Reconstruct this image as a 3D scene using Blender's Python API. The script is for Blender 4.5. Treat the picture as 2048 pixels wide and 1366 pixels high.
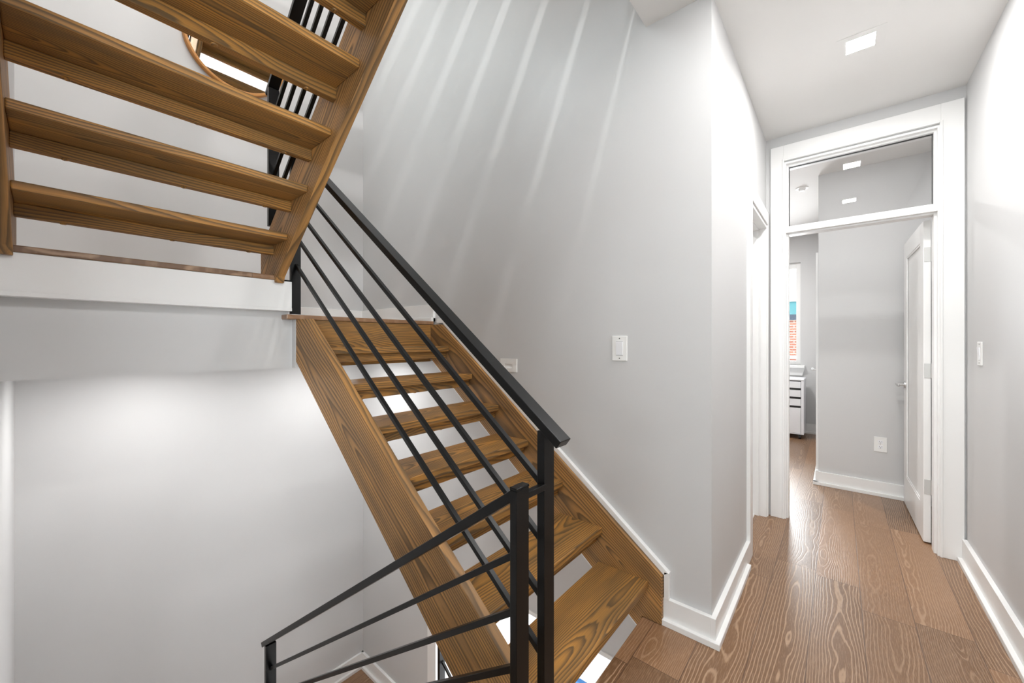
import bpy, bmesh, math, random
from mathutils import Vector, Matrix

# ---------------------------------------------------------------- scene, camera, light
for o in list(bpy.data.objects):
    bpy.data.objects.remove(o)
S = bpy.context.scene
COL = S.collection
random.seed(4)

cam = bpy.data.objects.new('camera', bpy.data.cameras.new('camera'))
COL.objects.link(cam)
cam.location = (0, 0, 1.265)
cam.rotation_euler = (math.pi / 2, 0, math.radians(40.1))
cam.data.sensor_width = 36
cam.data.lens = 36 * 777 / 2048
cam.data.shift_y = -1 / 2048
cam.data.clip_start = 0.02
S.camera = cam

vs = S.view_settings
vs.view_transform = 'Standard'
vs.look = 'None'
vs.gamma = 1
vs.use_curve_mapping = False
vs.exposure = 1.31
S.cycles.diffuse_bounces = 8
S.cycles.max_bounces = 12

W = bpy.data.worlds.new('sky')
S.world = W
W.use_nodes = True
wb = W.node_tree.nodes['Background']
wb.inputs[0].default_value = (0.72, 0.93, 0.92, 1)
wb.inputs[1].default_value = 1.2

POWER = {'hall': 5.4, 'near': 6.2, 'upper': 18.0, 'soffit': 2.6, 'bedroom': 13.0, 'bath': 7.0, 'lower': 95.0, 'entry_fill': .8,
         'south_fill': 17.0, 'east_fill': 27.0, 'bed_window': 30.0, 'lower_window': 55.0, 'upper_window': 70.0,
         'roof_fill': 28.0, 'stair_fill': 12.0}


def area(name, loc, rot, sx, sy, watts, color=(1, 1, 1)):
    d = bpy.data.lights.new(name, 'AREA')
    d.shape = 'RECTANGLE'
    d.size, d.size_y = sx, sy
    d.energy = watts
    d.color = color
    o = bpy.data.objects.new(name, d)
    COL.objects.link(o)
    o.location = loc
    o.rotation_euler = rot
    return o


PI = math.pi
WARM = (1.0, 0.99, 0.98)
DAY = (0.92, 0.965, 1.0)
FF = 3.016            # floor to floor
XW, YS, YN = -3.24, -0.12, 1.79      # stairwell walls
XH, XR, YE = -0.41, 0.557, 3.377     # hall walls
XV = -0.69            # edge of the stair void
ZC = 2.73             # ceiling
# daylight lamps at real windows and at added unseen fill openings (built further down)
area('daylight_and_fill', (-0.05, -2.74, 1.45), (PI / 2, 0, 0), 1.0, 1.3, POWER['south_fill'], DAY)  # ambient fill from an added south opening, out of view
area('daylight_and_fill', (-0.91, 6.98, 1.63), (-PI / 2, 0, 0), 0.86, 1.25, POWER['bed_window'], DAY)
area('daylight_and_fill', (-1.6, 5.74, -1.55), (-PI / 2, 0, 0), 2.4, 1.6, POWER['lower_window'], DAY)
area('daylight_and_fill', (-1.7, YS - .26, FF + .80), (PI / 2, 0, 0), 1.1, 1.1, POWER['stair_fill'], DAY)  # added unseen source that lifts the upper north wall
area('daylight_and_fill', (.80, -.75, 1.45), (0, PI / 2, 0), 1.25, 1.0, POWER['east_fill'], DAY)  # added unseen source, fill for stairs and fascia
area('daylight_and_fill', (-1.75, .45, FF + ZC + .35), (0, 0, 0), 1.55, .85, POWER['roof_fill'], (1.0, 0.965, 0.93))  # added roof source, soft ambient for the stairwell
area('daylight_and_fill', (-0.05, -2.74, FF + 1.45), (PI / 2, 0, 0), 1.0, 1.3, POWER['upper_window'], DAY)


# ---------------------------------------------------------------- materials
def srgb(r, g, b):
    f = lambda c: (c / 12.92 if c <= 0.04045 else ((c + 0.055) / 1.055) ** 2.4)
    return (f(r / 255), f(g / 255), f(b / 255), 1)


class NT:
    def __init__(s, name):
        s.m = bpy.data.materials.new(name)
        s.m.use_nodes = True
        s.t = s.m.node_tree
        s.b = s.t.nodes['Principled BSDF']
        s.out = s.t.nodes['Material Output']

    def put(s, sock, v):
        if isinstance(v, bpy.types.NodeSocket):
            s.t.links.new(v, sock)
        else:
            sock.default_value = v

    def math(s, op, a, b=0.0, c=None):
        n = s.t.nodes.new('ShaderNodeMath')
        n.operation = op
        s.put(n.inputs[0], a)
        s.put(n.inputs[1], b)
        if c is not None:
            s.put(n.inputs[2], c)
        return n.outputs[0]

    def vmath(s, op, a, b=(0, 0, 0)):
        n = s.t.nodes.new('ShaderNodeVectorMath')
        n.operation = op
        s.put(n.inputs[0], a)
        if op == 'SCALE':
            s.put(n.inputs[3], b)
        else:
            s.put(n.inputs[1], b)
        return n.outputs[0]

    def coord(s):
        return s.t.nodes.new('ShaderNodeTexCoord').outputs['Object']

    def rand(s):
        return s.t.nodes.new('ShaderNodeObjectInfo').outputs['Random']

    def sep(s, v):
        n = s.t.nodes.new('ShaderNodeSeparateXYZ')
        s.put(n.inputs[0], v)
        return n.outputs

    def comb(s, x, y, z):
        n = s.t.nodes.new('ShaderNodeCombineXYZ')
        for i, v in enumerate((x, y, z)):
            s.put(n.inputs[i], v)
        return n.outputs[0]

    def noise(s, v, scale, detail=2.0, rough=0.5, color=False):
        n = s.t.nodes.new('ShaderNodeTexNoise')
        s.put(n.inputs['Vector'], v)
        n.inputs['Scale'].default_value = scale
        n.inputs['Detail'].default_value = detail
        n.inputs['Roughness'].default_value = rough
        return n.outputs['Color' if color else 'Fac']

    def white(s, v):
        n = s.t.nodes.new('ShaderNodeTexWhiteNoise')
        n.noise_dimensions = '3D'
        s.put(n.inputs['Vector'], v)
        return n.outputs

    def ramp(s, v, stops):
        n = s.t.nodes.new('ShaderNodeValToRGB')
        s.put(n.inputs[0], v)
        e = n.color_ramp.elements
        while len(e) < len(stops):
            e.new(0.5)
        for el, (p, c) in zip(e, stops):
            el.position = p
            el.color = c if len(c) == 4 else (*c, 1)
        return n.outputs[0]

    def mix(s, f, a, b, mode='MIX'):
        n = s.t.nodes.new('ShaderNodeMix')
        n.data_type = 'RGBA'
        n.blend_type = mode
        s.put(n.inputs['Factor'], f)
        s.put(n.inputs[6], a)
        s.put(n.inputs[7], b)
        return n.outputs[2]

    def bump(s, v, strength, dist=0.002):
        n = s.t.nodes.new('ShaderNodeBump')
        s.put(n.inputs['Height'], v)
        n.inputs['Strength'].default_value = strength
        n.inputs['Distance'].default_value = dist
        s.t.links.new(n.outputs[0], s.b.inputs['Normal'])

    def set(s, **k):
        for a, v in k.items():
            s.put(s.b.inputs[a.replace('_', ' ')], v)
        return s


MAT = {}


def plain(name, col, rough=0.5, metal=0.0, spec=0.5, bump=0.0, bscale=60):
    n = NT(name)
    n.set(Roughness=rough, Metallic=metal)
    n.b.inputs['Specular IOR Level'].default_value = spec
    v = n.noise(n.coord(), 2.5, 3.0)
    c = n.mix(v, tuple(x * 0.975 for x in col[:3]) + (1,), tuple(min(1, x * 1.025) for x in col[:3]) + (1,))
    n.set(Base_Color=c)
    if bump:
        n.bump(n.noise(n.coord(), bscale, 3.0), bump, 0.001)
    MAT[name] = n.m
    return n.m


plain('wall_paint', srgb(205, 205, 205), 0.55, bump=0.06, bscale=140)
plain('ceiling_paint', srgb(226, 225, 223), 0.7)
plain('trim_paint', srgb(238, 238, 237), 0.32)
plain('white_lacquer', srgb(236, 237, 240), 0.3)
plain('black_steel', srgb(9, 9, 9), 0.32, 0.0, 0.28)
plain('dark_plastic', srgb(38, 36, 36), 0.5)
plain('white_plastic', srgb(236, 236, 234), 0.35)
plain('slot_grey', srgb(70, 70, 70), 0.6)
plain('steel', srgb(205, 205, 205), 0.28, 1.0)
plain('nickel', srgb(206, 206, 204), 0.35, 0.35)
plain('mirror_glass', srgb(238, 240, 240), 0.02, 1.0)
plain('bamboo', srgb(196, 136, 70), 0.42)
plain('blue_fabric', srgb(6, 58, 98), 0.8)
plain('pale_tile', srgb(222, 224, 227), 0.3)
plain('teal_metal', srgb(88, 142, 152), 0.6)
plain('slate', srgb(70, 74, 92), 0.7)


def emitter(name, col, st):
    n = NT(name)
    n.set(Base_Color=(0.9, 0.9, 0.9, 1), Emission_Color=(*col, 1), Emission_Strength=st)
    MAT[name] = n.m


emitter('lamp_diffuser', WARM, 12.0)


def clear_glass(name, refl):
    n = NT(name)
    t = n.t.nodes
    tr = t.new('ShaderNodeBsdfTransparent')
    gl = t.new('ShaderNodeBsdfGlossy')
    gl.inputs['Roughness'].default_value = 0.0
    fr = t.new('ShaderNodeFresnel')
    fr.inputs['IOR'].default_value = 1.5
    f = n.math('MULTIPLY', fr.outputs[0], refl)
    mx = t.new('ShaderNodeMixShader')
    n.t.links.new(f, mx.inputs[0])
    n.t.links.new(tr.outputs[0], mx.inputs[1])
    n.t.links.new(gl.outputs[0], mx.inputs[2])
    n.t.links.new(mx.outputs[0], n.out.inputs[0])
    t.remove(n.b)
    MAT[name] = n.m


clear_glass('glass', 1.0)


def stair_wood(name, light, mid, dark, period=0.0085, rough=0.45):
    """Stained softwood: growth rings about a pith that runs along the board (local X)."""
    n = NT(name)
    co = n.coord()
    r = n.rand()
    off = n.comb(n.math('MULTIPLY', r, 37.0), n.math('MULTIPLY', n.math('FRACT', n.math('MULTIPLY', r, 17.3)), 9.0), 0.0)
    p = n.vmath('ADD', co, off)
    slow = n.vmath('MULTIPLY', p, (0.85, 3.2, 3.2))
    w1 = n.sep(n.vmath('SUBTRACT', n.noise(slow, 1.0, 2.0, 0.5, True), (0.5, 0.5, 0.5)))
    x, y, z = n.sep(co)
    py = n.math('MULTIPLY', n.math('SUBTRACT', n.math('FRACT', n.math('MULTIPLY', r, 7.7)), 0.5), 0.16)
    yy = n.math('ADD', n.math('SUBTRACT', y, py), n.math('MULTIPLY', w1[0], 0.075))
    zz = n.math('ADD', n.math('ADD', z, 0.06), n.math('MULTIPLY', w1[1], 0.16))
    zz = n.math('ADD', zz, n.math('MULTIPLY', x, 0.03))
    rr = n.math('SQRT', n.math('ADD', n.math('MULTIPLY', yy, yy), n.math('MULTIPLY', zz, zz)))
    fine = n.noise(n.vmath('MULTIPLY', p, (10.0, 90.0, 90.0)), 1.0, 2.0)
    rr = n.math('ADD', rr, n.math('MULTIPLY', fine, 0.003))
    ring = n.math('FRACT', n.math('DIVIDE', rr, period))
    band = n.ramp(ring, [(0.0, (0, 0, 0)), (0.3, (.1, .1, .1)), (0.7, (.8, .8, .8)), (0.86, (1, 1, 1)), (1.0, (0, 0, 0))])
    fib = n.noise(n.vmath('MULTIPLY', p, (6.0, 330.0, 330.0)), 1.0, 3.0)
    big = n.ramp(n.noise(n.vmath('MULTIPLY', p, (2.2, 16.0, 16.0)), 1.0, 3.0), [(0.35, (0, 0, 0)), (0.68, (1, 1, 1))])
    c = n.mix(big, light, mid)
    c = n.mix(n.math('MULTIPLY', band, 0.84), c, dark)
    c = n.mix(n.math('MULTIPLY', n.math('SUBTRACT', fib, 0.35), 0.9), c, dark)
    n.set(Base_Color=c, Roughness=n.math('ADD', rough, n.math('MULTIPLY', band, 0.12)))
    n.b.inputs['Specular IOR Level'].default_value = 0.35
    n.bump(n.math('ADD', band, n.math('MULTIPLY', fib, 0.6)), 0.25, 0.0008)
    MAT[name] = n.m


stair_wood('tread_wood', srgb(192, 137, 66), srgb(148, 110, 62), srgb(78, 66, 50), 0.0072)
stair_wood('stringer_wood', srgb(198, 145, 82), srgb(152, 115, 74), srgb(84, 69, 51), 0.0115)


def floor_wood():
    n = NT('oak_planks')
    x, y, z = n.sep(n.coord())
    PW, PL = 0.179, 1.15
    u = n.math('DIVIDE', n.math('ADD', x, 9 * PW - 0.260), PW)
    i = n.math('FLOOR', u)
    ro = n.white(n.comb(i, 3.3, 0.0))[0]
    v = n.math('DIVIDE', n.math('ADD', y, n.math('MULTIPLY', ro, 7.0)), PL)
    j = n.math('FLOOR', v)
    wn = n.white(n.comb(i, j, 1.7))
    rv = wn[0]
    rc = n.sep(wn[1])
    fu = n.math('SUBTRACT', n.math('FRACT', u), 0.5)
    fv = n.math('FRACT', v)
    lx = n.math('MULTIPLY', fu, PW)
    p = n.vmath('ADD', n.comb(x, y, z), n.vmath('SCALE', wn[1], 23.0))
    w1 = n.sep(n.vmath('SUBTRACT', n.noise(n.vmath('MULTIPLY', p, (2.6, 0.95, 2.6)), 1.0, 3.0, 0.55, True), (0.5, 0.5, 0.5)))
    yy = n.math('ADD', n.math('ADD', lx, n.math('MULTIPLY', n.math('SUBTRACT', rc[0], 0.5), 0.13)), n.math('MULTIPLY', w1[0], 0.075))
    zz = n.math('ADD', 0.035, n.math('MULTIPLY', w1[1], 0.14))
    rr = n.math('SQRT', n.math('ADD', n.math('MULTIPLY', yy, yy), n.math('MULTIPLY', zz, zz)))
    fine = n.noise(n.vmath('MULTIPLY', p, (160.0, 22.0, 1.0)), 1.0, 2.0)
    rr = n.math('ADD', rr, n.math('MULTIPLY', fine, 0.0024))
    ring = n.math('FRACT', n.math('DIVIDE', rr, n.math('ADD', 0.006, n.math('MULTIPLY', rc[1], 0.005))))
    line = n.ramp(ring, [(0.0, (0, 0, 0)), (0.52, (0, 0, 0)), (0.66, (1, 1, 1)), (0.76, (1, 1, 1)), (0.88, (0, 0, 0))])
    pores = n.ramp(n.noise(n.vmath('MULTIPLY', p, (420.0, 26.0, 1.0)), 1.0, 2.0), [(0.5, (0, 0, 0)), (0.66, (1, 1, 1))])
    base = n.mix(rv, srgb(106, 77, 52), srgb(141, 105, 75))
    cer = srgb(192, 160, 130)
    c = n.mix(n.math('MULTIPLY', line, n.math('ADD', 0.18, n.math('MULTIPLY', rc[2], 0.5))), base, cer)
    c = n.mix(n.math('MULTIPLY', pores, 0.25), c, cer)
    # joints
    eu = n.math('GREATER_THAN', n.math('ABSOLUTE', fu), 0.5 - 0.0016 / PW)
    ev = n.math('LESS_THAN', n.math('MINIMUM', fv, n.math('SUBTRACT', 1.0, fv)), 0.0014 / PL)
    gap = n.math('MAXIMUM', eu, ev)
    c = n.mix(n.math('MULTIPLY', gap, 0.75), c, srgb(84, 60, 46))
    n.set(Base_Color=c, Roughness=0.32)
    n.b.inputs['Specular IOR Level'].default_value = 0.62
    n.bump(n.math('SUBTRACT', n.math('MULTIPLY', line, -0.5), gap), 0.25, 0.001)
    MAT['oak_planks'] = n.m


floor_wood()


def marble():
    n = NT('marble_tile')
    v = n.ramp(n.noise(n.coord(), 5.0, 8.0, 0.65), [(0.42, srgb(228, 226, 224)), (0.5, srgb(205, 202, 200)), (0.56, srgb(236, 235, 233))])
    n.set(Base_Color=v, Roughness=0.2)
    MAT['marble_tile'] = n.m


marble()


def bricks():
    n = NT('red_brick')
    b = n.t.nodes.new('ShaderNodeTexBrick')
    x, y, z = n.sep(n.coord())
    n.put(b.inputs['Vector'], n.comb(x, z, 0.0))
    b.inputs['Color1'].default_value = srgb(196, 120, 100)
    b.inputs['Color2'].default_value = srgb(170, 92, 76)
    b.inputs['Mortar'].default_value = srgb(214, 196, 186)
    b.inputs['Scale'].default_value = 1.0
    b.inputs['Brick Width'].default_value = 0.22
    b.inputs['Row Height'].default_value = 0.075
    b.inputs['Mortar Size'].default_value = 0.010
    n.set(Base_Color=b.outputs[0], Roughness=0.9)
    MAT['red_brick'] = n.m


bricks()

# ---------------------------------------------------------------- building helpers
WORLD = {}


def tag(o, label=None, cat=None, group=None, kind=None):
    for k, v in (('label', label), ('category', cat), ('group', group), ('kind', kind)):
        if v:
            o[k] = v
    return o


def thing(name, loc, label, cat, group=None, kind=None):
    o = bpy.data.objects.new(name, None)
    o.empty_display_size = 0.1
    COL.objects.link(o)
    o.location = loc
    WORLD[o.name] = Matrix.Translation(loc)
    return tag(o, label, cat, group, kind)


def obj(name, bm, mat, parent=None, M=None, smooth=False):
    """Link a bmesh given in world coordinates as one object whose own frame is M."""
    if M is None:
        M = Matrix.Translation(WORLD[parent.name].translation) if parent else Matrix.Identity(4)
    bmesh.ops.recalc_face_normals(bm, faces=bm.faces)
    bm.transform(M.inverted())
    me = bpy.data.meshes.new(name)
    bm.to_mesh(me)
    bm.free()
    me.materials.append(MAT[mat])
    if smooth:
        for p in me.polygons:
            p.use_smooth = True
    o = bpy.data.objects.new(name, me)
    COL.objects.link(o)
    if parent:
        o.parent = parent
        o.matrix_basis = WORLD[parent.name].inverted() @ M
    else:
        o.matrix_basis = M
    WORLD[o.name] = M
    return o


def struct(name, bm, mat, parent=None):
    o = obj(name, bm, mat, parent)
    if not parent:
        o['kind'] = 'structure'
    return o


def add_box(bm, x0, x1, y0, y1, z0, z1, bev=0.0, seg=2):
    vsx = [bm.verts.new((x, y, z)) for x in (x0, x1) for y in (y0, y1) for z in (z0, z1)]
    f = [(0, 1, 3, 2), (4, 6, 7, 5), (0, 4, 5, 1), (2, 3, 7, 6), (0, 2, 6, 4), (1, 5, 7, 3)]
    fs = [bm.faces.new([vsx[i] for i in q]) for q in f]
    if bev:
        es = list({e for q in fs for e in q.edges})
        bmesh.ops.bevel(bm, geom=es, offset=bev, segments=seg, affect='EDGES', profile=0.5)
    return bm


def box(x0, x1, y0, y1, z0, z1, bev=0.0, seg=2):
    return add_box(bmesh.new(), x0, x1, y0, y1, z0, z1, bev, seg)


def add_prism(bm, pts, axis, a, b, bev=0.0):
    """Polygon pts extruded along axis ('x': pts are (y,z); 'y': (x,z); 'z': (x,y))."""
    def P(p, t):
        return {'x': (t, p[0], p[1]), 'y': (p[0], t, p[1]), 'z': (p[0], p[1], t)}[axis]
    v0 = [bm.verts.new(P(p, a)) for p in pts]
    v1 = [bm.verts.new(P(p, b)) for p in pts]
    n = len(pts)
    fs = [bm.faces.new(v0), bm.faces.new(v1[::-1])]
    for i in range(n):
        fs.append(bm.faces.new((v0[i], v0[(i + 1) % n], v1[(i + 1) % n], v1[i])))
    if bev:
        es = list({e for q in fs for e in q.edges})
        bmesh.ops.recalc_face_normals(bm, faces=fs)
        bmesh.ops.bevel(bm, geom=es, offset=bev, segments=2, affect='EDGES', profile=0.5)
    return bm


def prism(pts, axis, a, b, bev=0.0):
    return add_prism(bmesh.new(), pts, axis, a, b, bev)


def frame(origin, xa, ya):
    x = Vector(xa).normalized()
    y = Vector(ya)
    y = (y - x * y.dot(x)).normalized()
    z = x.cross(y)
    m = Matrix((x, y, z)).transposed().to_4x4()
    m.translation = Vector(origin)
    return m


def add_bar(bm, p0, p1, side, wid, thk, bev=0.0):
    """Straight bar from p0 to p1; wid along side, thk across it."""
    p0, p1 = Vector(p0), Vector(p1)
    M = frame((p0 + p1) / 2, p1 - p0, side)
    L = (p1 - p0).length
    t = box(-L / 2, L / 2, -wid / 2, wid / 2, -thk / 2, thk / 2, bev)
    t.transform(M)
    me = bpy.data.meshes.new('tmp')
    t.to_mesh(me)
    t.free()
    bm.from_mesh(me)
    bpy.data.meshes.remove(me)
    return M


def bar(name, mat, parent, p0, p1, side, wid, thk, bev=0.001):
    bm = bmesh.new()
    M = add_bar(bm, p0, p1, side, wid, thk, bev)
    return obj(name, bm, mat, parent, M)


def add_disc(bm, c, axis, r, h, seg=16, r2=None):
    d = Vector(axis).normalized()
    q = d.to_track_quat('Z', 'Y').to_matrix().to_4x4()
    q.translation = Vector(c) + d * h / 2
    bmesh.ops.create_cone(bm, cap_ends=True, segments=seg, radius1=r, radius2=r if r2 is None else r2, depth=h, matrix=q)
    return bm


def dup(o, off, label=None, parent=None):
    c = o.copy()
    COL.objects.link(c)
    if parent:
        c.parent = parent
    else:
        c.location = Vector(o.location) + Vector(off)
    if label:
        c['label'] = label
    for ch in list(o.children):
        dup(ch, off, None, c)
    return c


# ---------------------------------------------------------------- the setting
def walls():
    T = 0.12
    ZB, ZT = -FF, 2 * FF - 0.28          # lower floor level, top ceiling
    struct('wall_west', box(XW - T, XW, YS - T, YN + T, ZB - .3, ZT + .2), 'wall_paint')
    bm = box(XW, XV, YS - T, YS, ZB - .3, FF + .2)
    add_box(bm, XW, -2.3, YS - T, YS, FF + .2, ZT + .2)
    add_box(bm, -1.1, XV, YS - T, YS, FF + .2, ZT + .2)
    add_box(bm, -2.3, -1.1, YS - T, YS, FF + 1.4, ZT + .2)
    struct('wall_south', bm, 'wall_paint')
    # north wall of the stairwell; the flight below runs beside an open room under its lower edge
    bm = box(XW, XH, YN, YN + T, -0.30, ZT + .2)
    add_box(bm, XW, -2.22, YN, YN + T, ZB - .3, -0.30)
    add_box(bm, XH, XR, YN, YN + T, FF, ZT + .2)
    struct('wall_north', bm, 'wall_paint')
    # hall, left side, with the bathroom doorway
    bm = box(XH - T, XH, YN + T, 2.68, 0, ZC)
    add_box(bm, XH - T, XH, 2.68, 3.32, 2.09, ZC)
    add_box(bm, XH - T, XH, 3.32, YE + T, 0, ZC)
    struct('wall_hall_left', bm, 'wall_paint')
    bm = box(XR, XR + T, -.2, 6.9, 0, ZC)
    add_box(bm, XR, XR + T, -2.6, -1.3, 0, ZC)
    add_box(bm, XR, XR + T, -1.3, -.2, 0, .8)
    add_box(bm, XR, XR + T, -1.3, -.2, 2.1, ZC)
    add_box(bm, XR, XR + T, -2.6, YN + T, FF, ZT + .2)
    struct('wall_hall_right', bm, 'wall_paint')
    # hall end wall around the door frame
    bm = box(XH, -0.30, YE, YE + T, 0, ZC)
    add_box(bm, -0.30, 0.455, YE, YE + T, 2.535, ZC)
    add_box(bm, 0.455, XR, YE, YE + T, 0, ZC)
    struct('wall_hall_end', bm, 'wall_paint')
    # behind the camera: passage to an added fill window
    bm = box(XV - T, XV, -2.6, YS - T, 0, ZC)
    add_box(bm, XV - T, XV, -2.6, YS - T, FF, ZT + .2)
    struct('wall_passage', bm, 'wall_paint')
    bm = bmesh.new()
    for z in (0, FF):
        add_box(bm, XV, XR, -2.72, -2.6, z, z + .8)
        add_box(bm, XV, XR, -2.72, -2.6, z + 2.1, z + ZC)
        add_box(bm, XV, -.55, -2.72, -2.6, z + .8, z + 2.1)
        add_box(bm, .45, XR, -2.72, -2.6, z + .8, z + 2.1)
    struct('wall_back', bm, 'wall_paint')
    # bedroom beyond the hall
    struct('wall_closet', box(-0.14, XR, 4.378, 6.70, 0, ZC), 'wall_paint')
    bm = box(-2.7, -1.36, 6.70, 6.85, 0, ZC)
    add_box(bm, -1.36, -.41, 6.70, 6.85, 0, .93)
    add_box(bm, -1.36, -.41, 6.70, 6.85, 2.362, ZC)
    add_box(bm, -.41, -.14, 6.70, 6.85, 0, ZC)
    struct('wall_bedroom_end', bm, 'wall_paint')
    struct('wall_bedroom_left', box(-2.82, -2.7, YE + T, 6.85, 0, ZC), 'wall_paint')
    # bathroom
    bm = box(-2.2, XH - T, 3.44, YE + T, 0, ZC)
    add_box(bm, -2.7, -2.2, 3.44, YE + T, 0, ZC)
    add_box(bm, -2.2, -2.1, YN + T, 3.44, 0, ZC)
    struct('wall_bathroom', bm, 'wall_paint')
    # lower room
    bm = box(-3.9, -2.8, 5.5, 5.62, -FF, -.26)
    add_box(bm, -.4, XR + T, 5.5, 5.62, -FF, -.26)
    add_box(bm, -2.8, -.4, 5.5, 5.62, -FF, -2.35)
    add_box(bm, -2.8, -.4, 5.5, 5.62, -.75, -.26)
    add_box(bm, -4.0, -3.9, YN, 5.62, -FF, -.26)
    add_box(bm, -3.9, XW - T, YN, YN + T, -FF, -.26)
    add_box(bm, XR, XR + T, -2.6, 5.62, -FF, -.26)
    add_box(bm, XV, XR, -2.7, -2.6, -FF, -.26)
    add_box(bm, XV - T, XV, -2.6, YS - T, -FF, -.26)
    struct('wall_lower_room', bm, 'wall_paint')

    # floors
    bm = box(XV, XR, -2.6, YN + T, -.02, 0)
    add_box(bm, XH - .06, XR, YN + T, YE + T, -.02, 0)
    add_box(bm, -2.7, XR, YE + T, 6.85, -.02, 0)
    struct('floor', bm, 'oak_planks')
    struct('floor_bathroom', box(-2.2, XH - .06, YN + T, 3.44, -.02, 0.004), 'marble_tile')
    struct('floor_upper', box(XV, XR, -2.6, YN, FF - .02, FF), 'oak_planks')
    struct('floor_lower', box(-3.9, XR, -2.6, 5.5, -FF - .05, -FF), 'pale_tile')
    # ceilings, with the structure of the floors above them
    struct('ceiling', box(XV, XR + T, -2.72, 6.85, ZC, FF - .02), 'ceiling_paint')
    struct('ceiling_bedroom', box(-2.82, XV, YN + T, 6.85, ZC, FF - .02), 'ceiling_paint')
    bm = box(XV, XR + T, -2.72, YN, -.257, -.02)
    add_box(bm, -4.0, XR + T, YN + T, 6.85, -.257, -.02)
    struct('ceiling_lower', bm, 'ceiling_paint')
    z0, z1 = FF + ZC, FF + ZC + .22
    bm = box(-.95, XR + T, -2.72, YN + T, z0, z1)
    add_box(bm, XW - T, -2.55, YS - T, YN + T, z0, z1)
    add_box(bm, -2.55, -.95, YS - T, 0, z0, z1)
    add_box(bm, -2.55, -.95, .9, YN + T, z0, z1)
    struct('ceiling_upper', bm, 'ceiling_paint')


def landing(z, tag_name):
    """Split landing: lower half by the north wall, upper half one riser higher."""
    XE = -2.25
    zu = z + .200
    XF = XE - .045
    bm = box(XW, XF, YS, .835, zu - .486, zu - .025)
    add_box(bm, XW, XF, .835, .853, z - .286, z - .026)
    add_box(bm, XW, XE, .853, YN, z - .286, z - .025)
    struct('ceiling_landing' + tag_name, bm, 'wall_paint')
    # boards with nosing
    bm = box(XW, -2.232, YS + .03, .760, zu - .025, zu, .004)
    add_box(bm, XW, -2.224, .80, YN - .02, z - .025, z, .004)
    o = struct('floor_landing' + tag_name, bm, 'oak_planks')
    if z > 0:
        bm = box(XF, XE + .014, YS, .830, zu - .182, zu - .026, .001)
        add_box(bm, XE + .014, XE + .017, YS, .830, zu - .182, zu - .166, .001)
        struct('trim_fascia', bm, 'trim_paint')


walls()
landing(1.406, '')
landing(1.406 - FF, '_lower')


def baseboard_run(bm, axis, a, b, face, sgn, z, h=.113, t=.02, shoe=True, m0=0, m1=0):
    """Baseboard with shoe moulding along axis from a to b, on the wall plane `face`, sticking out towards sgn."""
    def bx(u0, u1, d, z0, z1):
        f0, f1 = sorted((face, face + sgn * d))
        if axis == 'x':
            add_box(bm, u0, u1, f0, f1, z0, z1, .0015, 1)
        else:
            add_box(bm, f0, f1, u0, u1, z0, z1, .0015, 1)
    bx(a - m0 * t, b + m1 * t, t, z, z + h)
    if shoe:
        bx(a - m0 * (t + .018), b + m1 * (t + .018), t + .018, z, z + .026)


def baseboards():
    bm = bmesh.new()
    baseboard_run(bm, 'x', -.605, XH, YN, -1, 0)
    struct('baseboard_north', bm, 'trim_paint')
    bm = bmesh.new()
    add_box(bm, XH, XH + .02, YN - .02, 2.59, 0, .113, .0015, 1)
    add_box(bm, XH, XH + .038, YN - .038, 2.50, 0, .026, .0015, 1)
    struct('baseboard_hall_left', bm, 'trim_paint')
    bm = bmesh.new()
    baseboard_run(bm, 'y', -2.6, 3.355, XR, -1, 0, h=.135)
    struct('baseboard_hall_right', bm, 'trim_paint')
    bm = bmesh.new()
    baseboard_run(bm, 'x', -.14, XR, 4.378, -1, 0, h=.115, m0=1)
    add_box(bm, -.16, -.14, 4.36, 6.70, 0, .115, .001, 1)
    add_box(bm, -.178, -.14, 4.342, 6.70, 0, .026, .001, 1)
    baseboard_run(bm, 'x', -2.7, -.16, 6.70, -1, 0, h=.13)
    struct('baseboard_bedroom', bm, 'trim_paint')
    for z, nm in ((1.406, 'baseboard_landing'), (1.406 - FF, 'baseboard_landing_lower')):
        bm = bmesh.new()
        baseboard_run(bm, 'x', XW, -2.23, YN, -1, z, h=.125)
        baseboard_run(bm, 'y', .835, YN, XW, 1, z, h=.125)
        baseboard_run(bm, 'y', YS, .835, XW, 1, z + .2, h=.125)
        struct(nm, bm, 'trim_paint')
    # white moulding on the wall along the top of the stair stringer, turning down to the baseboard
    bm = bmesh.new()
    m = .769
    zt = lambda x: .216 + m * (-.6 - x)
    add_prism(bm, [(-.600, zt(-.600) + .001), (-.578, .232), (-2.125, zt(-2.125) + .034), (-2.19, zt(-2.125) + .034), (-2.19, zt(-2.125) + .004), (-2.125, zt(-2.125) + .001)], 'y', YN - .024, YN, .002)
    add_box(bm, -.600, -.578, YN - .024, YN, .113, .233, .002)
    # strip along the underside of that stringer
    zb = lambda x: .56 + .785 * (-1.508 - x)
    add_prism(bm, [(-.72, zb(-.72) - .001), (-2.249, zb(-2.249) - .001), (-2.249, zb(-2.249) - .022), (-.72, zb(-.72) - .022)], 'y', YN - .015, YN)
    struct('trim_stair', bm, 'trim_paint')
    # corner trim where the wall beside the flight below ends
    struct('trim_wall_end', box(-2.305, -2.212, YN - .014, YN + .134, -FF, -.30), 'trim_paint')
    # head trim where that wall opens into the lower room
    struct('trim_opening', box(-2.212, XH, YN - .006, YN + .126, -.315, -.295), 'trim_paint')


baseboards()


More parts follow.
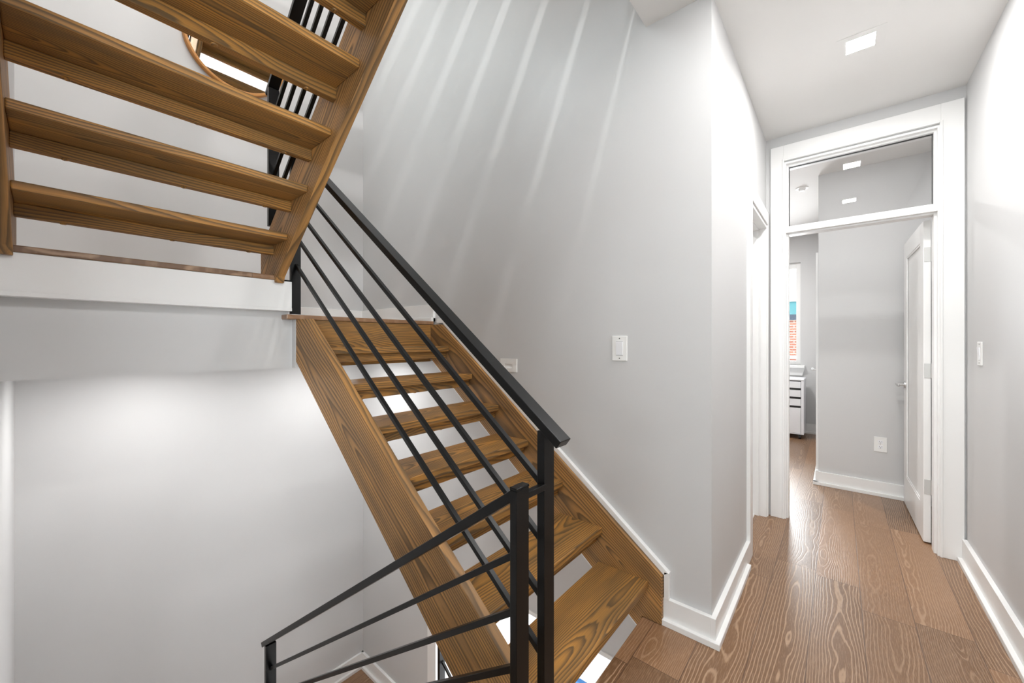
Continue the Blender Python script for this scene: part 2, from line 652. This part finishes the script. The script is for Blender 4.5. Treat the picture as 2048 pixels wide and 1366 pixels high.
def hall_door():
    """Door frame with a glazed transom and the open door leaf."""
    Y0 = YE
    xl, xr = -.38, .548          # casing outside
    ol, orr = -.300, .455        # wall opening
    jl, jr = -.276, .432         # clear opening
    bm = bmesh.new()
    ct = .02
    add_box(bm, xl, -.302, Y0 - ct, Y0, 0, 2.655, .0015, 1)
    add_box(bm, .456, xr, Y0 - ct, Y0, 0, 2.655, .0015, 1)
    add_box(bm, -.302, .456, Y0 - ct, Y0, 2.548, 2.655, .0015, 1)
    # raised inner bead of the casing
    add_box(bm, -.310, -.298, Y0 - ct - .006, Y0, 0, 2.556, .002, 1)
    add_box(bm, .452, .464, Y0 - ct - .006, Y0, 0, 2.556, .002, 1)
    add_box(bm, -.298, .452, Y0 - ct - .006, Y0, 2.544, 2.556, .002, 1)
    # jambs and stops
    add_box(bm, ol, jl - .012, Y0 - .012, YE + .135, 0, 2.535)
    add_box(bm, jr + .012, orr, Y0 - .012, YE + .135, 0, 2.535)
    add_box(bm, jl - .012, jr + .012, Y0 - .012, YE + .135, 2.523, 2.535)
    add_box(bm, jl - .012, jl, Y0 + .018, Y0 + .085, 0, 2.523)
    add_box(bm, jr, jr + .012, Y0 + .018, Y0 + .085, 0, 2.523)
    add_box(bm, jl, jr, Y0 + .018, Y0 + .085, 2.512, 2.523)
    # transom bar
    add_box(bm, jl - .012, jr + .012, Y0 - .012, YE + .135, 2.032, 2.072, .0015, 1)
    add_box(bm, jl, jr, Y0 + .018, Y0 + .085, 2.022, 2.084, .0015, 1)
    # casing on the bedroom side
    add_box(bm, xl, -.302, YE + .12, YE + .137, 0, 2.62)
    add_box(bm, .458, xr, YE + .12, YE + .137, 0, 2.62)
    add_box(bm, -.302, .458, YE + .12, YE + .137, 2.53, 2.62)
    struct('trim_door_frame', bm, 'trim_paint')
    w = thing('window_transom', (.08, Y0 + .05, 2.30), None, None, kind='structure')
    obj('pane', box(jl, jr, Y0 + .047, Y0 + .053, 2.084, 2.512), 'glass', w)
    bm = bmesh.new()
    for a in ((jl, jl + .004, 2.084, 2.512), (jr - .004, jr, 2.084, 2.512), (jl, jr, 2.508, 2.512)):
        add_box(bm, a[0], a[1], Y0 + .043, Y0 + .057, a[2], a[3])
    obj('edge_shade', bm, 'slot_grey', w)  # thin dark strips standing in for shade along the glass edges

    # door leaf, open towards the bedroom
    hx, hy = .437, 3.522
    ang = math.radians(1.1)
    R = Matrix.Translation((hx, hy, 0)) @ Matrix.Rotation(ang, 4, 'Z')
    # leaf in local coords: x from -.034 to 0 (thickness), y from 0 to .775
    bm = bmesh.new()
    t, w_, z0, z1 = .034, .705 + .075, .010, 2.018
    add_box(bm, -t, 0, 0, .115, z0, z1, .0015, 1)
    add_box(bm, -t, 0, w_ - .115, w_, z0, z1, .0015, 1)
    add_box(bm, -t, 0, .115, w_ - .115, z1 - .12, z1)
    add_box(bm, -t, 0, .115, w_ - .115, z0, z0 + .22)
    add_box(bm, -t + .010, -.010, .115, w_ - .115, z0 + .22, z1 - .12)
    for s in (-t, 0):       # sticking around the panel
        a, b = (s + .0005, s + .010) if s < 0 else (-.010, -.0005)
        lo, hi = z0 + .22, z1 - .12
        for q in ((.115, .127, lo, hi), (w_ - .127, w_ - .115, lo, hi), (.127, w_ - .127, lo, lo + .012), (.127, w_ - .127, hi - .012, hi)):
            add_prism(bm, [(a + .002, q[2]), (b - .002, q[2]), (b - .002, q[3]), (a + .002, q[3])], 'y', q[0], q[1])
    bm.transform(R)
    d = obj('door_1', bm, 'trim_paint', None, R)
    d['kind'] = 'structure'
    for z in (.355, 1.08, 1.805):
        bm = box(-.030, -.001, -.003, .0005, z - .045, z + .045, .0008, 1)
        add_box(bm, -.002, .018, -.003, -.0005, z - .045, z + .045)
        add_disc(bm, (.004, -.006, z - .045), (0, 0, 1), .006, .09, 12)
        for dx, dz in ((-.012, .03), (-.020, 0), (-.012, -.03)):
            add_disc(bm, (dx, -.0026, z + dz), (0, -1, 0), .003, .0012, 10)
        bm.transform(R)
        obj('hinge', bm, 'nickel', d, R)
    hz = .93
    bm = bmesh.new()
    yl = w_ - .065
    add_disc(bm, (-t, yl, hz), (-1, 0, 0), .026, .009, 24)
    add_disc(bm, (-t - .009, yl, hz), (-1, 0, 0), .009, .040, 16)
    add_bar(bm, (-t - .047, yl + .010, hz), (-t - .047, yl - .105, hz), (0, 0, 1), .019, .012, .004)
    add_disc(bm, (0, yl, hz), (1, 0, 0), .026, .009, 24)
    add_disc(bm, (.009, yl, hz), (1, 0, 0), .009, .030, 16)
    add_bar(bm, (.037, yl + .010, hz), (.037, yl - .105, hz), (0, 0, 1), .019, .012, .004)
    bm.transform(R)
    obj('door_handle', bm, 'steel', d, R)


hall_door()


def bath_doorway():
    bm = bmesh.new()
    x = XH
    add_box(bm, x, x + .02, 2.59, 2.672, 0, 2.19, .0015, 1)
    add_box(bm, x, x + .02, 3.328, 3.357, 0, 2.19, .0015, 1)
    add_box(bm, x, x + .02, 2.672, 3.328, 2.10, 2.19, .0015, 1)
    add_box(bm, x - .125, x + .012, 2.67, 2.69, 0, 2.09)
    add_box(bm, x - .125, x + .012, 3.31, 3.33, 0, 2.09)
    add_box(bm, x - .125, x + .012, 2.69, 3.31, 2.075, 2.095)
    add_box(bm, x - .075, x - .035, 2.69, 2.70, 0, 2.075)
    add_box(bm, x - .075, x - .035, 3.30, 3.31, 0, 2.075)
    add_box(bm, x - .075, x - .035, 2.70, 3.30, 2.065, 2.075)
    struct('trim_bathroom_door', bm, 'trim_paint')


bath_doorway()


def closet_door():
    bm = bmesh.new()
    add_box(bm, -.16, -.14, 4.44, 4.52, 0, 2.06, .0015, 1)
    add_box(bm, -.16, -.14, 5.24, 5.32, 0, 2.06, .0015, 1)
    add_box(bm, -.16, -.14, 4.52, 5.24, 1.98, 2.06, .0015, 1)
    struct('trim_closet_door', bm, 'trim_paint')
    d = struct('door_2', box(-.150, -.1395, 4.522, 5.238, .01, 1.978), 'trim_paint')
    bm = bmesh.new()
    add_disc(bm, (-.150, 4.59, 1.00), (-1, 0, 0), .025, .008, 20)
    add_disc(bm, (-.158, 4.59, 1.00), (-1, 0, 0), .008, .036, 14)
    add_bar(bm, (-.194, 4.58, 1.00), (-.194, 4.70, 1.00), (0, 0, 1), .018, .012, .003)
    obj('door_handle', bm, 'steel', d)


closet_door()


def bed_window():
    w = thing('window_1', (-.9, 6.75, .93), None, None, kind='structure')
    bm = bmesh.new()
    x0, x1, z0, z1 = -1.36, -.41, .93, 2.362
    for a in ((x0, x0 + .052, z0, z1), (x1 - .052, x1, z0, z1), (x0 + .052, x1 - .052, z0, z0 + .056), (x0 + .052, x1 - .052, z1 - .08, z1)):
        add_box(bm, a[0], a[1], 6.76, 6.83, a[2], a[3], .002, 1)
    obj('window_frame', bm, 'trim_paint', w)
    obj('pane', box(x0 + .05, x1 - .05, 6.79, 6.796, z0 + .05, z1 - .07), 'glass', w)
    bm = box(x0 - .05, x1 + .05, 6.63, 6.76, .893, .93, .004)
    add_prism(bm, [(x0 - .05, .893), (x1 + .05, .893), (x1 + .02, .785), (x0 - .02, .785)], 'y', 6.68, 6.70, .001)
    obj('window_sill', bm, 'trim_paint', w)


bed_window()
for nm, z, y in (('window_fill_south', 0, -2.66), ('window_3', FF, -2.66)):  # the one on this storey is added for fill, out of view
    w = thing(nm, (-.05, y, z + .8), None, None, kind='structure')
    bm = bmesh.new()
    for a in ((-.55, -.50, .8, 2.1), (.40, .45, .8, 2.1), (-.5, .4, .8, .85), (-.5, .4, 2.05, 2.1), (-.5, .4, 1.43, 1.47)):
        add_box(bm, a[0], a[1], y - .02, y + .02, z + a[2], z + a[3])
    obj('window_frame', bm, 'trim_paint', w)
    obj('pane', box(-.5, .4, y - .003, y + .003, z + .85, z + 2.05), 'glass', w)
w = thing('window_fill_east', (XR + .06, -.75, .8), None, None, kind='structure')  # opening added out of view for the east fill lamp
bm = bmesh.new()
for a in ((-1.3, -1.25, .8, 2.1), (-.25, -.2, .8, 2.1), (-1.25, -.25, .8, .85), (-1.25, -.25, 2.05, 2.1), (-1.25, -.25, 1.43, 1.47)):
    add_box(bm, XR + .04, XR + .08, a[0], a[1], a[2], a[3])
obj('window_frame', bm, 'trim_paint', w)
obj('pane', box(XR + .057, XR + .063, -1.25, -.25, .85, 2.05), 'glass', w)
w = thing('window_fill_stair', (-1.7, YS - .06, FF + .2), None, None, kind='structure')  # unseen opening added to brighten the wall opposite
bm = bmesh.new()
for a in ((-2.3, -2.25, .2, 1.4), (-1.15, -1.1, .2, 1.4), (-2.25, -1.15, .2, .25), (-2.25, -1.15, 1.35, 1.4)):
    add_box(bm, a[0], a[1], YS - .09, YS - .04, FF + a[2], FF + a[3])
obj('window_frame', bm, 'trim_paint', w)
obj('pane', box(-2.25, -1.15, YS - .068, YS - .062, FF + .25, FF + 1.35), 'glass', w)
w = thing('window_fill_roof', (-1.75, .45, FF + ZC + .2), None, None, kind='structure')  # unseen roof opening added for soft stairwell fill
bm = bmesh.new()
for a in ((-2.55, -2.5, 0, .9), (-1.0, -.95, 0, .9), (-2.5, -1.0, 0, .05), (-2.5, -1.0, .85, .9)):
    add_box(bm, a[0], a[1], a[2], a[3], FF + ZC + .22, FF + ZC + .28)
obj('window_frame', bm, 'trim_paint', w)
obj('pane', box(-2.5, -1.0, .05, .85, FF + ZC + .245, FF + ZC + .255), 'glass', w)
w = thing('window_4', (-1.6, 5.56, -2.35), None, None, kind='structure')
bm = bmesh.new()
for a in ((-2.8, -2.74, -2.35, -.75), (-.46, -.4, -2.35, -.75), (-2.74, -.46, -2.35, -2.29), (-2.74, -.46, -.81, -.75), (-1.63, -1.57, -2.29, -.81)):
    add_box(bm, a[0], a[1], 5.53, 5.59, a[2], a[3])
obj('window_frame', bm, 'trim_paint', w)
obj('pane', box(-2.74, -.46, 5.557, 5.563, -2.29, -.81), 'glass', w)


# ---------------------------------------------------------------- stairs


def stair_boards(root, d, x_nose, z_first, run, n, y0, y1, depth, thk, x_stop):
    """Treads with a cleat under each nose. d = +1 / -1: the way the flight climbs along X."""
    for k in range(n):
        xn = x_nose + d * run * k
        zt = z_first + .1757 * k
        M = frame((xn + d * depth / 2, (y0 + y1) / 2, zt - thk / 2), (0, 1, 0), (-1, 0, 0))
        xa, xb = sorted((xn, min(xn + depth, x_stop) if d > 0 else max(xn - depth, x_stop)))
        obj('tread', box(xa, xb, y0, y1, zt - thk, zt, .005, 3), 'tread_wood', root, M)
        xa, xb = sorted((xn + d * .032, xn + d * .066))
        M = frame(((xa + xb) / 2, (y0 + y1) / 2, zt - thk - .023), (0, 1, 0), (0, 0, 1))
        c = obj('cleat', box(xa, xb, y0, y1, zt - thk - .046, zt - thk - .0005, .002, 1), 'tread_wood', root, M)
        for f in (.14, .52, .87):
            bm = add_disc(bmesh.new(), ((xa + xb) / 2, y0 + (y1 - y0) * f, zt - thk - .046), (0, 0, -1), .0105, .004, 14, .008)
            obj('screw_cap', bm, 'tread_wood', c, Matrix.Translation(((xa + xb) / 2, y0 + (y1 - y0) * f, zt - thk - .046)))


def main_flight():
    root = thing('stair_flight', (-.65, 1.3, 0), 'brown open-riser stair flight climbing beside the grey wall with the light switch',
                 'stairs', 'open-riser stair flights')
    stair_boards(root, -1, -.662, .1757, .2285, 7, .895, 1.748, .25, .036, -2.230)
    m = .769
    zt = lambda x: .216 + m * (-.6 - x)
    zb = lambda x: .245 + .785 * (-1.092 - x)
    xe = -2.249
    def outline(xt): return [(xt, .002), (xt, zt(xt)), (-2.115, zt(-2.115)), (xe, zt(-2.115)), (xe, zb(xe)), (-.693, zb(-.693)), (-.693, .002)]
    ang = (-1, 0, m)
    for y0, y1, xt in ((.855, .895, -.628), (1.748, 1.789, -.603)):
        M = frame((-1.35, (y0 + y1) / 2, .66), ang, (m, 0, 1))
        obj('stringer', prism(outline(xt), 'y', y0, y1, .003), 'stringer_wood', root, M)
    M = frame((-2.24, 1.32, 1.27), (0, 1, 0), (0, 0, 1))
    obj('riser', box(-2.249, -2.231, .895, 1.748, 1.12, 1.38, .001, 1), 'tread_wood', root, M)
    return root


def upper_flight():
    root = thing('stair_flight', (-2.2, .33, 1.606), 'brown open-riser stair flight overhead, seen from beneath, resting on the white landing fascia',
                 'stairs', 'open-riser stair flights')
    y0, y1 = -.085, .743
    stair_boards(root, 1, -2.301, 1.789, .228, 7, y0, y1, .25, .032, -.693)
    m = .771
    zb = lambda x: 1.570 + .768 * (x + 2.230)
    zt = lambda x: 1.90 + .768 * (x + 2.248)
    poly = [(-2.212, 1.566), (-2.230, 1.566), (-2.230, 1.607), (-2.43, 1.607), (-2.43, zt(-2.43)), (-.693, zt(-.693)), (-.693, zb(-.693)), (-2.195, zb(-2.195))]
    for a, b in ((y1, y1 + .04), (YS + .001, y0)):
        M = frame((-1.5, (a + b) / 2, 2.3), (1, 0, m), (-m, 0, 1))
        obj('stringer', prism(poly, 'y', a, b, .003), 'stringer_wood', root, M)
    return root


def rail_main():
    root = thing('stair_railing', (-.615, .874, 0), 'black steel stair railing rising from the post by the bottom step up to the landing',
                 'railing', 'black stair railings')
    m = .769
    y = .873
    zc = lambda x: .966 + .014 + m * (-.555 - x) + .012
    # handrail from the open lower end to the landing post
    u = Vector((1, 0, -m)).normalized()
    a = Vector((-2.345, y, zc(-2.345)))
    b = Vector((-.557, y, zc(-.557)))
    bar('handrail', 'black_steel', root, a, b, (0, 1, 0), .050, .025, .002)
    obj('post', box(-.627, -.603, .85, .897, 0.0, zc(-.615) - .016, .001, 1), 'black_steel', root)
    obj('post', box(-2.315, -2.291, .847, .897, 1.406, zc(-2.303) - .016, .001, 1), 'black_steel', root)
    obj('link_bar', box(-2.311, -2.297, .784, .848, 1.583, 1.597), 'black_steel', root)
    obj('base_plate', box(-2.335, -2.27, .836, .91, 1.406, 1.411), 'steel', root)
    for z in (.884, .728, .572, .414):
        bar('rail_bar', 'black_steel', root, (-.628, y, z - m * .012), (-2.290, y, z + m * (2.290 - .64)), (0, 1, 0), .016, .016, .0008)
    return root


def rail_down():
    root = thing('stair_railing', (-.60, .75, 0), 'black steel railing with mitred post that descends left beside the stair void below the floor',
                 'railing', 'black stair railings')
    m = .713
    y = .7495
    zc = lambda x: .889 + m * (x + .609)
    bar('handrail', 'black_steel', root, (-2.362, y, zc(-2.362)), (-.607, y, zc(-.607)), (0, 1, 0), .049, .025, .002)
    obj('post', box(-.6175, -.596, .725, .774, 0, .900, .001, 1), 'black_steel', root)
    obj('post_cap', box(-.6185, -.595, .724, .775, .900, .907, .0015, 1), 'black_steel', root)
    obj('post', box(-2.316, -2.291, .725, .774, 1.872 - FF, zc(-2.303) - .016, .001, 1), 'black_steel', root)
    obj('link_bar', box(-.6135, -.5975, .774, .850, .868, .884, .0008, 1), 'black_steel', root)
    for z in (.733, .592, .450):
        bar('rail_bar', 'black_steel', root, (-.618, y, z), (-2.291, y, z - m * (2.291 - .618)), (0, 1, 0), .016, .016, .0008)
    return root


def rail_upper():
    root = thing('stair_railing', (-2.30, .76, 1.606), 'black steel railing of the overhead flight glimpsed between its treads',
                 'railing', 'black stair railings')
    m = .771
    y = .763
    zn = lambda x: 1.789 + m * (x + 2.301)
    bar('handrail', 'black_steel', root, (-2.345, y, zn(-2.345) + .83), (-.80, y, zn(-.80) + .83), (0, 1, 0), .050, .025, .002)
    obj('post', box(-2.315, -2.291, .738, .788, 1.872, zn(-2.303) + .815, .001, 1), 'black_steel', root)
    obj('post', box(-.724, -.700, .738, .784, 3.095, zn(-.71) + .815, .001, 1), 'black_steel', root)
    for dz in (.655, .505, .35, .19):
        bar('rail_bar', 'black_steel', root, (-2.290, y, zn(-2.290) + dz), (-.725, y, zn(-.725) + dz), (0, 1, 0), .016, .016, .0008)
    return root


flight = main_flight()
over = upper_flight()
rail = rail_main()
rail_down()
rail_upper()
dup(flight, (0, 0, FF), 'brown open-riser stair flight of the next storey, above the top of the picture')
dup(rail, (0, 0, FF), 'black steel railing of the next storey, above the top of the picture')
dup(over, (0, 0, -FF), 'brown open-riser stair flight going down beneath the overhead flight')
dup(flight, (0, 0, -FF), 'brown open-riser stair flight of the storey below')
dup(rail, (.13, .925, -FF), 'black steel railing far below, behind the wooden stringer beside the white wall end')


# ---------------------------------------------------------------- lamps
def lamp(x, y, z, watts, label, grp='recessed square ceiling lights'):
    t = thing('ceiling_light', (x, y, z), label, 'ceiling light', grp)
    bm = bmesh.new()
    a, b = .091, .054
    for q in ((-a, a, -a, -b), (-a, a, b, a), (-a, -b, -b, b), (b, a, -b, b)):
        add_box(bm, x + q[0], x + q[1], y + q[2], y + q[3], z - .002, z)
    obj('trim_plate', bm, 'ceiling_paint', t)
    obj('diffuser', box(x - b, x + b, y - b, y + b, z - .0015, z), 'lamp_diffuser', t)
    L = area('lamp_light', (x, y, z - .006), (0, 0, 0), .105, .105, watts, WARM)
    L.parent = t
    L.location = (0, 0, -.006)
    return t


lamp(.08, 2.567, ZC, POWER['hall'], 'square recessed light glowing in the hall ceiling before the glass transom')
lamp(.08, 1.50, ZC, POWER['near'], 'square recessed light in the hall ceiling over the camera side')
lamp(.08, .30, ZC, POWER['near'], 'square recessed light in the ceiling right above the camera')
lamp(-1.0, 5.3, ZC, POWER['bedroom'], 'square recessed light in the bedroom ceiling')
lamp(.10, 3.68, ZC, POWER['entry_fill'], 'added square fill light in the bedroom ceiling just inside the door, out of view')  # unseen lamp added to brighten the closet wall behind the transom
lamp(-1.3, 2.7, ZC, POWER['bath'], 'square recessed light in the bathroom ceiling')
lamp(.08, 1.20, FF + ZC, POWER['upper'], 'square recessed light in the upper storey ceiling')
lamp(.08, .10, FF + ZC, POWER['upper'], 'square recessed light in the upper storey ceiling by the stair void')
lamp(-2.70, .36, 1.12, POWER['soffit'], 'square recessed light under the stair landing, over the descending flight')
lamp(-2.70, 1.36, 1.12, POWER['soffit'], 'square recessed light under the stair landing, by the north wall')
lamp(-1.6, 3.4, -.257, POWER['lower'], 'square recessed light in the lower room ceiling')


# ---------------------------------------------------------------- wall plates and small fittings
def switch_plate(name, label, M, rocker=True):
    """Local frame: x along the wall, y out of the wall, z up; centred."""
    t = bpy.data.objects.new(name, None)
    COL.objects.link(t)
    t.location = M.translation
    WORLD[t.name] = Matrix.Translation(M.translation)
    tag(t, label, 'light switch')
    bm = box(-.0385, .0385, 0, .006, -.0605, .0605, .002, 2)
    bm.transform(M)
    obj('plate', bm, 'white_plastic', t)
    bm = prism([(.006, -.033), (.0075, -.033), (.0115, .033), (.006, .033)], 'x', -.0165, .0165, .0006)
    bm.transform(M)
    obj('rocker', bm, 'white_lacquer', t)
    bm = bmesh.new()
    for s in (-1, 1):
        add_disc(bm, (0, .0055, s * .048), (0, 1, 0), .003, .0012, 12)
    add_box(bm, -.0175, .0175, .0055, .0064, .0335, .0345)
    add_box(bm, -.0175, .0175, .0055, .0064, -.0345, -.0335)
    bm.transform(M)
    obj('screw', bm, 'slot_grey', t)
    return t


RN = Matrix(((-1, 0, 0), (0, -1, 0), (0, 0, 1))).to_4x4()       # on a wall that faces -Y
switch_plate('light_switch', 'white rocker light switch on the grey wall right of the stair handrail', Matrix.Translation((-.8185, YN, 1.229)) @ RN)
RX = Matrix(((0, -1, 0), (1, 0, 0), (0, 0, 1))).to_4x4()        # on a wall that faces -X
switch_plate('light_switch', 'white light switch on the hall wall right of the door frame', Matrix.Translation((XR, 3.077, 1.20)) @ RX)


def step_light():
    t = thing('step_light', (-1.53, YN, 1.118), 'small white step light plate with a slot, on the grey wall just above the handrail', 'wall light')
    bm = bmesh.new()
    x0, x1, z0, z1 = -1.594, -1.466, 1.079, 1.158
    sx0, sx1, sz0, sz1 = -1.562, -1.500, 1.100, 1.127
    for q in ((x0, sx0, z0, z1), (sx1, x1, z0, z1), (sx0, sx1, z0, sz0), (sx0, sx1, sz1, z1)):
        add_box(bm, q[0], q[1], YN - .008, YN, q[2], q[3])
    obj('plate', bm, 'white_plastic', t)
    bm = box(sx0, sx1, YN - .002, YN, sz0, sz1)
    add_prism(bm, [(YN - .008, sz0), (YN - .002, sz0), (YN - .002, sz0 + .012)], 'x', sx0, sx1)
    obj('slot', bm, 'white_plastic', t)


step_light()


def outlet():
    t = thing('wall_outlet', (.258, 4.378, .418), 'white double outlet on the grey wall beyond the open door', 'outlet')
    obj('plate', box(.219, .298, 4.372, 4.378, .357, .478, .002), 'white_plastic', t)
    bm = bmesh.new()
    for z in (.398, .438):
        add_box(bm, .243, .274, 4.3705, 4.373, z - .014, z + .014, .001, 1)
    obj('receptacle', bm, 'white_lacquer', t)
    bm = bmesh.new()
    for z in (.398, .438):
        add_box(bm, .2505, .2525, 4.370, 4.371, z, z + .008)
        add_box(bm, .2645, .2665, 4.370, 4.371, z, z + .007)
        add_disc(bm, (.2585, 4.371, z - .007), (0, -1, 0), .0028, .0012, 10)
    add_disc(bm, (.2585, 4.3725, .418), (0, -1, 0), .002, .001, 10)
    obj('slot', bm, 'slot_grey', t)


outlet()


def smoke_detector():
    t = thing('smoke_detector', (-.272, 4.634, ZC), 'small round white detector on the bedroom ceiling, seen through the transom', 'smoke detector')
    bm = add_disc(bmesh.new(), (-.272, 4.634, ZC), (0, 0, -1), .05, .008, 28)
    obj('base', bm, 'white_plastic', t)
    bm = add_disc(bmesh.new(), (-.272, 4.634, ZC - .008), (0, 0, -1), .030, .022, 24, .022)
    obj('sensor', bm, 'white_plastic', t)


smoke_detector()


def mirror():
    yc, zc, R = .840, 3.305, .301
    t = thing('round_mirror', (XW, yc, zc), 'round wall mirror with a thin honey bamboo frame, glimpsed between the overhead treads', 'mirror')
    n = 96
    bm = bmesh.new()
    ring = []
    for i in range(n):
        a = 2 * PI * i / n
        c, s = math.cos(a), math.sin(a)
        ring.append([bm.verts.new((XW + x, yc + r * c, zc + r * s)) for x, r in ((0.001, R), (.030, R), (.034, R - .004), (.034, R - .016), (.030, R - .020), (0.001, R - .020))])
    for i in range(n):
        p, q = ring[i], ring[(i + 1) % n]
        for k in range(6):
            bm.faces.new((p[k], p[(k + 1) % 6], q[(k + 1) % 6], q[k]))
    obj('mirror_frame', bm, 'bamboo', t, smooth=False)
    bm = add_disc(bmesh.new(), (XW + .008, yc, zc), (1, 0, 0), R - .019, .006, n)
    obj('glass', bm, 'mirror_glass', t)


mirror()


def cabinet():
    x0, x1, y0, y1, z0, z1 = -.77, -.345, 6.205, 6.60, .062, .775
    t = thing('drawer_cabinet', ((x0 + x1) / 2, (y0 + y1) / 2, 0), 'white rolling drawer cabinet with black pull gaps under the bedroom window', 'cabinet')
    bm = box(x0, x0 + .018, y0, y1, z0, z1 - .02, .002, 1)
    add_box(bm, x1 - .030, x1, y0, y1, z0, z1 - .02, .002, 1)
    add_box(bm, x0, x1, y1 - .012, y1, z0, z1 - .02)
    add_box(bm, x0 + .018, x1 - .03, y0, y1, z0, z0 + .012)
    obj('body', bm, 'white_lacquer', t)
    obj('top', box(x0 - .002, x1 + .002, y0 - .004, y1 + .002, z1 - .022, z1, .008, 3), 'white_lacquer', t)
    zs = [(.077, .402), (.428, .517), (.543, .632), (.658, .742)]
    for a, b in zs:
        d = obj('drawer', box(x0 + .020, x1 - .033, y0 + .004, y1 - .05, a, b - .002, .001, 1), 'white_lacquer', t)
        if b < .7:
            obj('drawer_pull', box(x0 + .020, x1 - .033, y0 + .012, y0 + .05, b - .001, b + .024), 'dark_plastic', d)
    for x in (x0 + .045, x1 - .045):
        for y in (y0 + .03, y1 - .03):
            bm = add_disc(bmesh.new(), (x - .012, y, .026), (1, 0, 0), .026, .024, 20)
            add_box(bm, x - .016, x + .016, y - .016, y + .016, .044, .062)
            obj('caster', bm, 'dark_plastic', t)


cabinet()


def lower_furniture():
    z = -FF
    t = thing('dining_table', (-2.1, 4.5, z), 'white table in the lower room, glimpsed past the bottom step', 'table')
    obj('tabletop', box(-2.9, -1.3, 4.05, 4.95, z + .71, z + .75, .004), 'white_lacquer', t)
    for x in (-2.82, -1.38):
        for y in (4.13, 4.87):
            obj('leg', box(x - .03, x + .03, y - .03, y + .03, z, z + .71), 'white_lacquer', t)
    c = thing('dining_chair', (-2.02, 3.62, z), 'blue upholstered chair in the lower room, glimpsed under the bottom step', 'chair')
    cx, cy = -2.02, 3.62
    obj('seat', box(cx - .24, cx + .24, cy - .22, cy + .24, z + .40, z + .48, .03, 4), 'blue_fabric', c, smooth=True)
    bm = bmesh.new()
    n = 14
    pts = []
    for i in range(n + 1):
        a = PI * (i / n)
        pts.append((cx + .26 * math.cos(a), cy - .02 - .24 * math.sin(a)))
    for i in range(n, -1, -1):
        a = PI * (i / n)
        pts.append((cx + .21 * math.cos(a), cy - .02 - .19 * math.sin(a)))
    add_prism(bm, pts, 'z', z + .44, z + .86, .008)
    obj('backrest', bm, 'blue_fabric', c)
    for dx in (-.19, .19):
        for dy in (-.17, .19):
            obj('leg', add_disc(bmesh.new(), (cx + dx, cy + dy, z), (0, 0, 1), .013, .41, 12, .018), 'dark_plastic', c)


lower_furniture()


# ---------------------------------------------------------------- outside the bedroom window
def neighbour():
    y = 14.0
    t = thing('brick_building', (-2, y, -6), 'red brick building with slate band and teal metal roof outside the bedroom window', 'building')
    obj('wall', box(-9, 5, y, y + 6, -6, 1.88), 'red_brick', t)
    obj('band', box(-9.05, 5.05, y - .06, y + 6, 1.88, 2.04), 'slate', t)
    bm = prism([(y - .02, 2.04), (y + 3, 2.04), (y + 3, 2.5), (y + .25, 2.44)], 'x', -9, 5)
    obj('roof', bm, 'teal_metal', t)
    obj('gutter', box(-9, 5, y + .2, y + .35, 2.44, 2.52), 'white_lacquer', t)
    obj('string_course', box(-9, 5, y - .04, y, .74, .84), 'white_lacquer', t)


neighbour()
